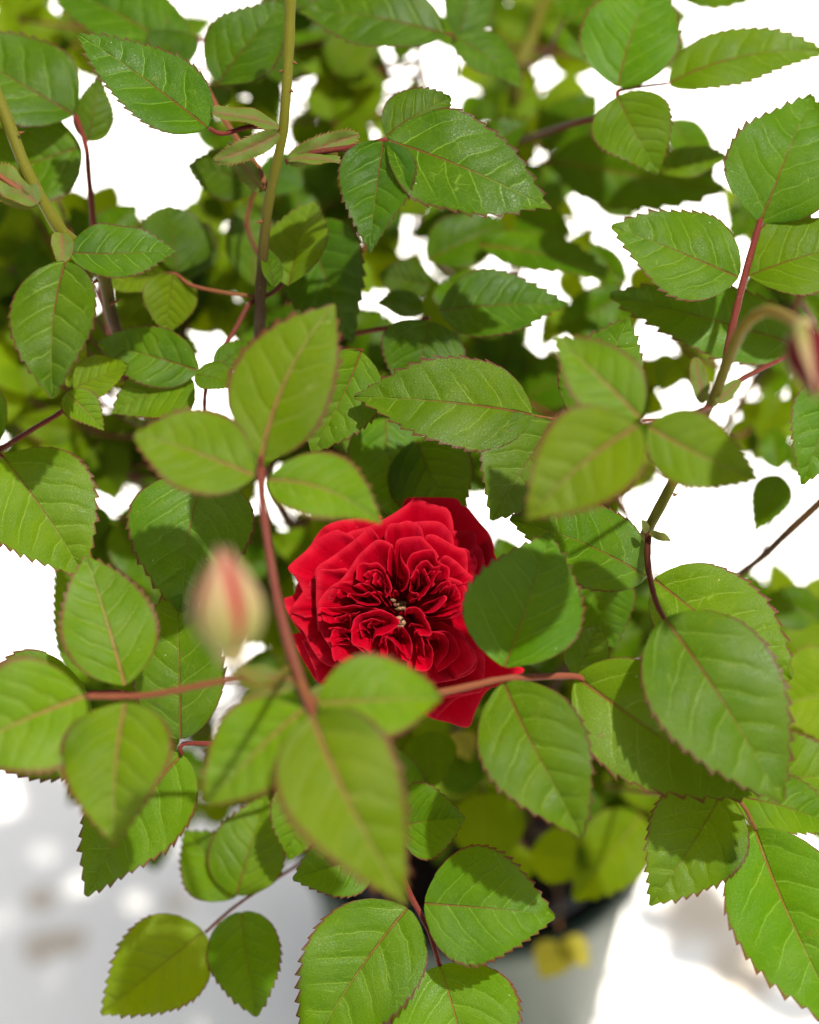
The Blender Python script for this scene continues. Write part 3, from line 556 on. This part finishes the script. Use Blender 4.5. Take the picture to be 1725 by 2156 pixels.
SPRAYS = [
 # upper left band
 (30, 40, 68, 60, 120, 90, 'b'), (150, 95, 69, 20, 130, 95, 'b'), (250, 130, 67, 100, 110, 80, 'b'), (520, 200, 70, 250, 120, 90, 'b'), (545, 130, 68, 60, 120, 80), (700, 160, 68, 60, 130, 90, 'b'),
 (60, 520, 66, 80, 150, 120, 'b'), (200, 480, 68, 140, 120, 90, 'b'), (60, 640, 68, 200, 150, 120), (230, 640, 66, 320, 120, 100, 'b'), (60, 840, 66, 120, 150, 120, 'b'), (200, 930, 66, 300, 130, 110, 'b'),
 (300, 960, 66, 60, 120, 100, 'b'), (340, 560, 68, 60, 120, 100), (480, 480, 70, 100, 130, 110, 'b'), (470, 620, 68, 200, 120, 100, 'b'), (600, 680, 67, 300, 150, 120), (450, 330, 69, 20, 110, 90),
 # upper middle
 (700, 260, 68, 40, 140, 110, 'b'), (650, 330, 70, 320, 130, 110), (760, 420, 69, 250, 130, 110), (700, 90, 70, 330, 130, 100, 'm'), (1010, 190, 72, 300, 110, 90, 'm'), (1130, 60, 71, 90, 120, 100, 'b'), (1210, 60, 71, 100, 120, 95, 'b'),
 (1140, 190, 71, 280, 130, 110, 'b'), (1190, 320, 69, 330, 140, 110), (1000, 470, 70, 240, 120, 100, 'b'), (850, 530, 70, 220, 130, 110, 'b'), (1250, 390, 69, 30, 130, 100),
 (1060, 140, 72, 260, 140, 100, 'b'), (1150, 130, 72, 80, 160, 110, 'b'), (1225, 30, 72, 120, 140, 100, 'b'), (1000, 20, 72, 60, 120, 90), (30, 900, 67, 30, 140, 110, 'b'), (110, 880, 68, 250, 150, 110), (275, 1000, 66, 100, 130, 100), (20, 560, 66, 300, 140, 110), (420, 560, 68, 200, 130, 100),
 # centre
 (1100, 760, 67, 200, 150, 130), (1030, 730, 69, 100, 130, 110), (1220, 640, 68, 300, 140, 90, 'b'), (1180, 560, 70, 0, 120, 60, 'b'), (1420, 740, 67, 320, 120, 90, 'b'), (1320, 620, 69, 330, 130, 80, 'b'), (1100, 840, 66, 20, 150, 120), (980, 960, 67, 60, 150, 130),
 (720, 760, 67, 60, 140, 120), (640, 900, 68, 280, 150, 120), (700, 980, 67, 330, 140, 110), (240, 1080, 66, 260, 140, 100), (300, 1180, 67, 220, 120, 90), (600, 1120, 68, 260, 130, 100), (620, 1280, 68, 200, 130, 110, 'b'), (600, 1430, 67, 250, 130, 110),
 # right
 (1590, 690, 66, 10, 120, 100), (1650, 830, 68, 300, 120, 90, 'b'), (1600, 900, 69, 200, 90, 70, 'b'), (1660, 1420, 67, 60, 120, 100, 'b'), (1700, 1330, 68, 20, 100, 80), (1480, 620, 70, 200, 110, 80),
 # low
 (700, 1600, 68, 220, 130, 110), (900, 1600, 71, 250, 130, 100), (980, 1640, 73, 30, 120, 90, 'b'), (1180, 1600, 69, 300, 140, 110), (1300, 1480, 67, 270, 140, 120), (1240, 1420, 66, 30, 130, 110), (1600, 1600, 66, 250, 130, 110, 'b'), (1690, 1620, 66, 300, 120, 100, 'b'), (560, 1620, 66, 260, 130, 110), (1120, 1440, 70, 200, 150, 120), (740, 1500, 70, 240, 140, 120),
]
for s in SPRAYS: spray(*s)
# the openings through which the pale ground shows
GAPS = [(120, 220, 530, 490), (160, 120, 210, 200), (350, -40, 440, 90), (600, 120, 770, 250), (810, 90, 1020, 230), (1030, -20, 1090, 100), (1170, 110, 1300, 250), (1420, -60, 1800, 330), (1050, 210, 1110, 310),
        (1160, 350, 1510, 570), (790, 580, 900, 660), (990, 530, 1190, 610), (1070, 640, 1260, 720), (1380, 640, 1580, 880), (1390, 840, 1800, 1270), (1025, 930, 1065, 1140), (375, 660, 455, 770), (340, 835, 490, 915),
        (-80, 1140, 160, 1720), (-80, 1640, 210, 2200), (170, 1850, 670, 2200), (1340, 1860, 1800, 2200), (640, 1840, 1360, 2200), (440, 1450, 480, 1520), (600, 1080, 650, 1130)]
rg = random.Random(5)
# added, unseen cane and sprays right of the frame, to shade the ground there
cane([(1400, 1620, 78, 18), (1800, 1500, 76, 18), (2150, 1380, 75, 16), (2400, 1200, 73, 14)], 'stem_brown', 9, .0016)
for x, y, d, a in ((1950, 1300, 75, 60), (2080, 1500, 76, 300), (2150, 1330, 74, 100), (2260, 1440, 74, 350), (2350, 1150, 72, 40), (2020, 1420, 76, 200), (2430, 1280, 73, 320), (2200, 1200, 73, 160)):
    spray(x, y, d, a, 190, 140, 'm')
for gy in range(40, 1760, 98):
    for gx in range(20, 1720, 98):
        x, y = gx+rg.uniform(-35, 35), gy+rg.uniform(-35, 35)
        if any(a-38 < x < c+38 and b-38 < y < d+38 for a, b, c, d in GAPS): continue
        spray(x, y, rg.uniform(65, 73) + (3 if y > 1350 else 0), rg.uniform(0, 360), rg.uniform(120, 175), rg.uniform(72, 98), 'm' if rg.random() < .58 else 'b')

# ------------------------------------------------------------------ the bloom
FD = 58.0                                                       # depth of the bloom's face, cm
def Z8(x, y, h):                                                # coordinates on the bloom's face, h = cm towards the viewer
    d = FD - h; return P(539+x*.375, 1024+y*.375, FD) - FW*(h*.01)
CX, CY = 815, 690
flower_o = P(838, 1290, FD+2.6)
V, F, U = tube_data([P(838, 1300, FD+3.4), P(838, 1296, FD+3.0), P(838, 1292, FD+2.6), P(838, 1290, FD+2.2), P(838, 1288, FD+2.0)], [.0022, .0042, .0052, .0045, .0010], 16)
flower = new_obj('rose_bloom', V, F, 'sepal', plant, flower_o, U); flower['label'] = 'open red double rose with crowded rosette petals'
def petal(rim, h, foot=None, hf=-1.5, shrink=.07, seed=0, flare=1.4, rise=1.55, roll=.07, lip=.05, wav=.02, hs=None, mid=0.0, name='petal', na=30, nb=18):
    """rim polyline on the face (Z8 px), rim height h (cm, or list), lofted down to the foot near the heart"""
    r = np.random.default_rng(seed*7+1)
    hh = np.full(len(rim), h, float) if np.isscalar(h) else np.asarray(h, float)
    R = catmull(np.column_stack([np.asarray(rim, float), hh*230]), na); R[:, 2] /= 230
    c = np.asarray(foot if foot is not None else (CX, CY), float)
    p = r.uniform(0, 6.28, 4); A = np.linspace(0, 1, na)
    wv = wav*(np.sin(9*A+p[0])*.5+np.sin(17*A+p[1])*.35+np.sin(33*A+p[2])*.3)
    if foot is not None:                                        # crinkled free edge
        o_ = R[:, :2]-c; o_ /= np.maximum(np.linalg.norm(o_, axis=1), 1)[:, None]
        R[:, :2] += o_*(2.4*np.sin(19*A+p[0])+1.2*np.sin(41*A+p[1])+r.normal(0, .4, na))[:, None]
    rad2 = np.linalg.norm(R[:, :2]-c, axis=1)
    V, U = [], []
    for i in range(nb+3):
        b = i/(nb-1)
        if b <= 1:
            g = b**flare; k = 1-(1-b)**rise
            xy = c + (R[:, :2]-c)*(shrink+(1-shrink)*g); z = hf+(R[:, 2]-hf)*k
            z = z + mid*math.sin(math.pi*b) + wv*b**3
            z = z + .035*np.sin(p[3]+7*A+3*b)*math.sin(math.pi*b)
        else:                                                   # rolled lip
            e = (i-nb+1)/3.0; q = e*1.9
            out = (R[:, :2]-c)/np.maximum(rad2, 1)[:, None]
            xy = R[:, :2] + out*(roll*230*.5*math.sin(q)); z = R[:, 2] + wv - lip*(1-math.cos(q))
        for j in range(na):
            V.append(Z8(xy[j, 0], xy[j, 1], z[j])); U.append((A[j], min(b, 1.0)*.97 + (0.03 if b > 1 else 0)))
    return new_obj(name, V, grid_faces(nb+3, na), 'petal', flower, flower_o, U)
PET = [  # outermost
 ([(790, 190), (825, 105), (842, 72), (900, 64), (1130, 70), (1150, 108), (1188, 116), (1250, 190), (1332, 300), (1350, 420)], -1.05, {}),
 ([(1310, 300), (1380, 480), (1400, 700), (1350, 880)], -1.1, {}),
 ([(1240, 850), (1330, 960), (1410, 1003), (1516, 1042), (1490, 1085), (1380, 1140), (1260, 1160)], -1.15, {}),
 ([(1345, 1140), (1290, 1190), (1240, 1290), (1197, 1380), (1080, 1352), (962, 1316), (900, 1230)], -1.2, {}),
 ([(180, 850), (195, 880), (240, 970), (290, 1055), (332, 1116), (400, 1150), (540, 1160)], -1.15, {}),
 ([(270, 520), (225, 555), (208, 612), (180, 632), (146, 642), (150, 690), (200, 780), (250, 850)], -1.05, {}),
 ([(255, 420), (300, 335), (365, 243), (450, 200), (560, 180), (700, 170)], -1.0, {}),
 ([(620, 1180), (760, 1230), (900, 1250), (1000, 1290)], -1.15, {}),
 # second whorl
 ([(470, 290), (530, 258), (640, 228), (760, 165), (865, 92), (890, 61), (925, 78), (1000, 106), (1075, 128), (1105, 190), (1112, 260)], -.70, {}),
 ([(280, 640), (240, 560), (212, 510), (174, 462), (270, 372), (335, 305), (430, 252), (455, 250), (545, 290), (590, 360)], -.68, {}),
 ([(360, 470), (330, 505), (255, 606), (187, 704), (212, 722), (270, 745)], -.66, {}),
 ([(240, 700), (195, 720), (198, 762), (262, 826), (300, 905), (360, 990), (425, 1025), (480, 1030)], -.72, {}),
 ([(250, 880), (290, 965), (330, 1060), (352, 1108), (470, 1100)], -.92, {}),
 ([(1060, 262), (1110, 256), (1226, 261), (1242, 330), (1274, 372), (1300, 520)], -.74, {}),
 ([(1230, 480), (1270, 600), (1280, 760), (1240, 860)], -.8, {}),
 ([(1230, 840), (1284, 950), (1286, 1060), (1271, 1166), (1190, 1180), (1040, 1210)], -.82, {}),
 ([(1275, 1165), (1200, 1190), (1130, 1212), (1060, 1275), (1000, 1322), (940, 1260)], -.98, {}),
 ([(430, 1000), (500, 1090), (640, 1120), (780, 1140)], -.85, {}),
 ([(760, 1120), (900, 1150), (1040, 1170), (1120, 1130)], -.85, {}),
 # third whorl
 ([(335, 560), (330, 490), (352, 448), (430, 398), (550, 308), (625, 244), (650, 241), (690, 290)], -.42, {}),
 ([(720, 290), (738, 228), (765, 214), (800, 212), (860, 199), (925, 236), (945, 300)], -.40, {}),
 ([(850, 240), (880, 208), (1022, 203), (1085, 252), (1108, 300), (1112, 360)], -.44, {}),
 ([(352, 820), (338, 700), (338, 560), (342, 490), (368, 468), (430, 472), (505, 463)], -.40, {}),
 ([(1150, 350), (1190, 362), (1240, 420), (1222, 520), (1210, 600)], -.5, {}),
 ([(338, 690), (345, 760), (372, 840), (405, 890), (450, 965), (500, 1020)], -.45, {}),
 ([(480, 960), (520, 1030), (640, 1060), (760, 1060)], -.5, {}),
 ([(1190, 870), (1240, 960), (1225, 1040), (1140, 1085), (1060, 1100)], -.45, {}),
 ([(1135, 1075), (1130, 1090), (1060, 1102), (950, 1115), (850, 1080)], -.42, {}),
 # fourth whorl
 ([(400, 650), (415, 590), (500, 505), (570, 402), (602, 368), (670, 310), (722, 309), (770, 335)], -.16, {}),
 ([(780, 370), (790, 312), (830, 294), (920, 286), (945, 305), (1000, 360), (1026, 400)], -.14, {}),
 ([(940, 340), (945, 296), (962, 277), (1010, 281), (1100, 332), (1175, 372), (1186, 470), (1180, 520)], -.20, {}),
 ([(1030, 440), (1042, 402), (1072, 394), (1130, 432), (1178, 482), (1212, 512), (1178, 545)], -.12, {}),
 ([(1000, 560), (1010, 532), (1080, 514), (1168, 555), (1182, 640), (1150, 720), (1050, 748), (960, 742)], -.14, {}),
 ([(955, 770), (980, 748), (1050, 770), (1132, 805), (1190, 882), (1232, 955), (1208, 1022), (1130, 1072)], -.18, {}),
 ([(520, 1010), (470, 985), (428, 930), (442, 882), (500, 868)], -.16, {}),
 ([(352, 760), (346, 690), (358, 640), (420, 568), (470, 540), (545, 534)], -.14, {}),
 ([(640, 960), (560, 1000), (480, 980), (430, 900), (440, 830)], -.28, {}),
 ([(650, 1000), (760, 1020), (870, 1010)], -.25, {}),
 # inner folds
 ([(560, 520), (575, 442), (640, 431), (692, 434), (740, 500), (762, 572), (735, 625)], .02, dict(foot=(690, 600), hf=-.8, shrink=.3)),
 ([(600, 560), (640, 520), (700, 560), (735, 640)], -.12, dict(foot=(720, 640), hf=-.8, shrink=.3)),
 ([(655, 545), (661, 500), (682, 489), (718, 540), (728, 605)], .04, dict(foot=(745, 610), hf=-.7, shrink=.3)),
 ([(738, 470), (742, 400), (750, 345), (764, 331), (778, 372), (786, 430), (792, 545)], .14, dict(foot=(790, 560), hf=-.8, shrink=.25)),
 ([(800, 430), (800, 330), (806, 308), (812, 380), (832, 425), (862, 485), (850, 560), (820, 590)], .16, dict(foot=(800, 590), hf=-.8, shrink=.25)),
 ([(846, 470), (852, 420), (884, 374), (940, 358), (1000, 364), (1022, 420), (1084, 462), (1084, 515)], .06, dict(foot=(930, 560), hf=-.9, shrink=.3)),
 ([(868, 520), (900, 455), (932, 420), (962, 419), (1000, 450), (1034, 446)], .12, dict(foot=(930, 600), hf=-.8, shrink=.35)),
 ([(1036, 448), (1012, 500), (984, 552), (948, 600), (912, 642)], .20, dict(foot=(905, 590), hf=-.7, shrink=.35)),
 ([(862, 590), (872, 500), (895, 468), (915, 480), (918, 560)], .10, dict(foot=(890, 620), hf=-.7, shrink=.35)),
 ([(925, 560), (938, 470), (950, 470), (975, 530), (960, 585)], .06, dict(foot=(920, 620), hf=-.7, shrink=.35)),
 ([(905, 520), (920, 452), (945, 448)], .00, dict(foot=(900, 600), hf=-.7, shrink=.3)),
 ([(846, 618), (870, 596), (905, 600), (912, 625), (862, 642)], -.05, dict(foot=(855, 690), hf=-.8, shrink=.4)),
 ([(915, 700), (935, 664), (990, 640), (1058, 612), (1066, 640), (1005, 702), (930, 712)], .10, dict(foot=(905, 700), hf=-.6, shrink=.4)),
 ([(990, 640), (1020, 560), (1080, 530), (1100, 560)], .04, dict(foot=(980, 690), hf=-.7, shrink=.35)),
 ([(1010, 690), (1100, 640), (1170, 600)], -.02, dict(foot=(960, 720), hf=-.6, shrink=.3)),
 ([(980, 735), (1080, 725), (1160, 680)], -.05, dict(foot=(940, 730), hf=-.6, shrink=.3)),
 ([(1085, 600), (1098, 552), (1120, 560), (1110, 610)], .08, dict(foot=(1030, 690), hf=-.7, shrink=.4)),
 ([(836, 720), (842, 690), (872, 675), (905, 682), (945, 720), (986, 832), (920, 836)], .12, dict(foot=(850, 745), hf=-.6, shrink=.35)),
 ([(890, 880), (888, 820), (910, 812), (930, 830), (950, 968), (930, 962)], .06, dict(foot=(890, 900), hf=-.8, shrink=.3)),
 ([(950, 845), (975, 880), (992, 925), (990, 1000), (945, 1040), (890, 1030)], .02, dict(foot=(920, 900), hf=-1.0, shrink=.3)),
 ([(955, 832), (1000, 815), (1045, 825), (1082, 870), (1072, 935), (1025, 1000), (1010, 1030)], .04, dict(foot=(980, 900), hf=-1.0, shrink=.3)),
 ([(985, 822), (1040, 812), (1085, 825), (1122, 865), (1142, 940), (1090, 1000), (1020, 1042)], -.04, dict(foot=(1000, 900), hf=-1.0, shrink=.3)),
 ([(762, 820), (780, 796), (822, 790), (872, 862), (872, 965), (842, 960)], .06, dict(foot=(790, 800), hf=-.7, shrink=.4)),
 ([(722, 900), (730, 866), (745, 852), (800, 905), (862, 978), (820, 972)], .02, dict(foot=(780, 830), hf=-.8, shrink=.4)),
 ([(455, 600), (470, 580), (505, 592), (560, 642), (622, 664), (690, 660)], .04, dict(foot=(600, 640), hf=-.7, shrink=.4)),
 ([(515, 620), (525, 600), (600, 607), (642, 594), (698, 652), (642, 670), (560, 652)], .12, dict(foot=(660, 650), hf=-.5, shrink=.5)),
 ([(545, 560), (600, 545), (660, 570), (720, 650), (745, 680)], .00, dict(foot=(740, 660), hf=-.8, shrink=.3)),
 ([(352, 690), (365, 678), (440, 681), (540, 668), (625, 676), (695, 690)], .06, dict(foot=(600, 740), hf=-.7, shrink=.3)),
 ([(440, 745), (450, 738), (520, 719), (535, 745), (530, 790)], .04, dict(foot=(520, 800), hf=-.6, shrink=.35)),
 ([(536, 810), (545, 760), (575, 728), (640, 700), (722, 698), (790, 738), (808, 772)], .10, dict(foot=(670, 790), hf=-.6, shrink=.3)),
 ([(808, 770), (772, 800), (715, 832), (664, 850), (640, 935), (600, 905), (545, 882), (534, 805)], .08, dict(foot=(660, 790), hf=-.5, shrink=.3)),
 ([(600, 850), (580, 790), (600, 760), (650, 745), (720, 760)], .00, dict(foot=(650, 800), hf=-.5, shrink=.3)),
 ([(625, 790), (635, 775), (652, 757), (660, 790), (680, 800)], .10, dict(foot=(665, 810), hf=-.4, shrink=.3)),
 ([(430, 900), (420, 840), (450, 800), (520, 850), (535, 880)], .00, dict(foot=(540, 860), hf=-.7, shrink=.3)),
 ([(440, 990), (425, 910), (450, 890), (560, 900), (640, 945)], -.08, dict(foot=(600, 850), hf=-.7, shrink=.3)),
 ([(660, 870), (665, 850), (720, 850), (740, 940), (700, 960)], .02, dict(foot=(690, 850), hf=-.7, shrink=.4)),
 ([(770, 620), (765, 595), (790, 590), (805, 625), (800, 650)], -.25, dict(foot=(800, 650), hf=-.8, shrink=.4)),
 ([(470, 640), (520, 660), (600, 690), (690, 700)], -.02, dict(foot=(620, 700), hf=-.6, shrink=.3)),
 ([(360, 700), (390, 760), (450, 770), (540, 740)], -.06, dict(foot=(520, 760), hf=-.6, shrink=.3)),
 ([(480, 700), (530, 716), (585, 705)], .05, dict(foot=(560, 750), hf=-.5, shrink=.35)),
 ([(405, 800), (440, 790), (500, 800), (545, 830)], .02, dict(foot=(540, 850), hf=-.6, shrink=.3)),
 ([(450, 860), (500, 850), (560, 890), (610, 940)], .04, dict(foot=(600, 860), hf=-.6, shrink=.35)),
 ([(600, 500), (650, 470), (700, 480), (725, 530)], -.02, dict(foot=(720, 600), hf=-.7, shrink=.3)),
 ([(680, 540), (700, 520), (745, 570), (752, 620)], .02, dict(foot=(770, 630), hf=-.6, shrink=.3)),
 ([(640, 600), (690, 590), (730, 620), (760, 670)], -.06, dict(foot=(770, 670), hf=-.6, shrink=.35)),
 ([(955, 500), (985, 470), (1010, 480), (1000, 530)], .08, dict(foot=(930, 610), hf=-.6, shrink=.3)),
 ([(1020, 470), (1060, 490), (1060, 540), (1010, 600)], -.04, dict(foot=(950, 620), hf=-.7, shrink=.35)),
 ([(1030, 590), (1070, 560), (1130, 570), (1150, 630)], .02, dict(foot=(1000, 690), hf=-.7, shrink=.35)),
 ([(1060, 690), (1120, 680), (1170, 640)], -.02, dict(foot=(980, 720), hf=-.6, shrink=.3)),
 ([(870, 690), (920, 690), (955, 730), (1000, 735)], .06, dict(foot=(900, 740), hf=-.6, shrink=.35)),
 ([(860, 790), (880, 770), (960, 800), (975, 850)], -.02, dict(foot=(880, 800), hf=-.7, shrink=.35)),
 ([(700, 870), (720, 845), (770, 870), (800, 950)], .04, dict(foot=(740, 860), hf=-.6, shrink=.4)),
 ([(560, 820), (600, 800), (640, 830), (640, 900)], .03, dict(foot=(640, 820), hf=-.5, shrink=.35)),
 ([(700, 690), (740, 680), (780, 715)], -.2, dict(foot=(790, 720), hf=-.8, shrink=.4)),
]
for i, (rim, h, kw) in enumerate(PET):
    kk = dict(seed=i, wav=.03 if i > 36 else .035, roll=.05, lip=.035); kk.update(kw)
    if 'foot' not in kw: h = h*1.3+.02; kk['hf'] = -2.0; kk['wav'] = .05; kk['mid'] = -.06
    else: h = h*1.2; kk['hf'] = kk.get('hf', -.7)*1.05; kk['roll'] = .018; kk['lip'] = .008; kk['wav'] = .045
    petal(rim, h, **kk)
# stamens in the heart
def stamen(x, y, h, x2, y2, h2, mat='anther', r=.0005):
    a, b = Z8(x, y, h), Z8(x2, y2, h2)
    V, F, U = tube_data([a, (a+b)/2+Vector((.0002, 0, 0)), b], [.00025, .00022, .0003], 6, 6); n0 = len(V)
    rr = np.random.default_rng(int(x*3+y)); seg, rng_ = 8, 6
    for i in range(rng_):
        t = math.pi*i/(rng_-1)
        for j in range(seg):
            q = 2*math.pi*j/seg; k = r*(1+rr.uniform(-.25, .25)); V.append(b + RT*(k*1.5*math.sin(t)*math.cos(q)) + UP*(k*math.sin(t)*math.sin(q)) - FW*(k*math.cos(t)))
    F += [tuple(n0+v for v in f) for f in grid_faces(rng_, seg, True)]; U += [(0, 1)]*(seg*rng_)
    return new_obj('stamen', V, F, mat, flower, flower_o, U)
for s in ((800, 690, -.9, 768, 642, -.35), (800, 700, -.9, 790, 668, -.32), (808, 700, -.9, 805, 690, -.30), (815, 700, -.9, 826, 688, -.35), (800, 720, -.9, 792, 690, -.4), (820, 680, -.9, 838, 660, -.5)): stamen(*s)
for s in ((812, 740, -.8, 806, 748, -.22), (815, 760, -.8, 820, 768, -.22), (812, 765, -.8, 812, 785, -.26)): stamen(*s, mat='pistil', r=.0007)
for a in (100, 172, 244, 316, 28):                               # sepals under the bloom
    c, s = math.cos(R_(a)), math.sin(R_(a)); x0, y0 = 838, 1290
    leaflet(flower, (x0+40*c, y0-40*s, x0+235*c, y0-235*s, 58, FD+2.3, 'b', dict(dt=FD+1.9, roll=0, tooth=.3)), True, 'sepal')

# ------------------------------------------------------------------ buds
def bud(tip, foot, wpx, stalk, label, cols=('bud_petal', 'bud_sepal'), half=.56):
    a, b = P(*foot), P(*tip); ax = (b-a); L = ax.length; ax.normalize(); s1_ = ax.orthogonal().normalized(); s2_ = ax.cross(s1_)
    R0 = .5*wpx*K*foot[2]*.01
    pts = [P(*q[:3]) for q in stalk]; V, F, U = tube_data(pts, [.5*q[3]*K*q[2]*.01 for q in stalk], 10)
    o = new_obj('rose_bud', V, F, 'bud_stalk', plant, pts[0], U); o['label'] = label
    gv = -RT*.75 - FW*.65; gap = math.atan2(gv.dot(s2_), gv.dot(s1_))
    def shell(name, mat, prof, a0, a1, off=0., na=14, split=0.):
        V, U = [], []; n = len(prof)
        for i, (t, r) in enumerate(prof):
            for j in range(na):
                f = j/(na-1); q = a0+(a1-a0)*f; sh = 1-split*(i/(n-1))**2*0; k = r*R0+off
                if split: q = (a0+a1)/2+(q-(a0+a1)/2)*(1-split*(i/(n-1))**1.6)
                V.append(a+ax*(t*L)+(s1_*math.cos(q)+s2_*math.sin(q))*k); U.append((f, i/(n-1)))
        return new_obj(name, V, grid_faces(n, na), mat, o, pts[0], U)
    shell('receptacle', cols[1], [(-.12, .06), (-.08, .40), (0, .52), (.06, .45), (.10, .40)], 0, 6.2832, na=20)
    for k in range(5):
        q = k*1.2566; shell('petal', cols[0], [(.05, .40), (.2, .80), (.4, .97), (.6, .86), (.8, .52), (.95, .16), (1.0, .02)], q, q+2.3, off=.0001*k)
        shell('sepal', cols[1], [(.04, .46), (.2, .88), (.4, 1.06), (.6, .95), (.8, .62), (.97, .25), (1.06, .16)], gap+(k+.5)*1.2566-half, gap+(k+.5)*1.2566+half, off=.0006, split=.65)
    return o
bud((468, 1165, 45.0), (487, 1375, 45.4), 138, [(606, 1405, 52.3, 14), (570, 1440, 50, 13), (515, 1430, 46.6, 14), (490, 1385, 45.5, 18)], 'pale green closed bud showing a streak of dark pink petal')
bud((1722, 828, 48.4), (1692, 690, 49.6), 90, [(1500, 848, 56.2, 24), (1540, 742, 54.6, 25), (1568, 685, 53.4, 25), (1610, 655, 52.3, 24), (1652, 664, 51.3, 24), (1688, 688, 49.8, 26)], 'nodding dusky red bud on a bent olive stalk', cols=('bud_dusk', 'bud_sepal'), half=.30)
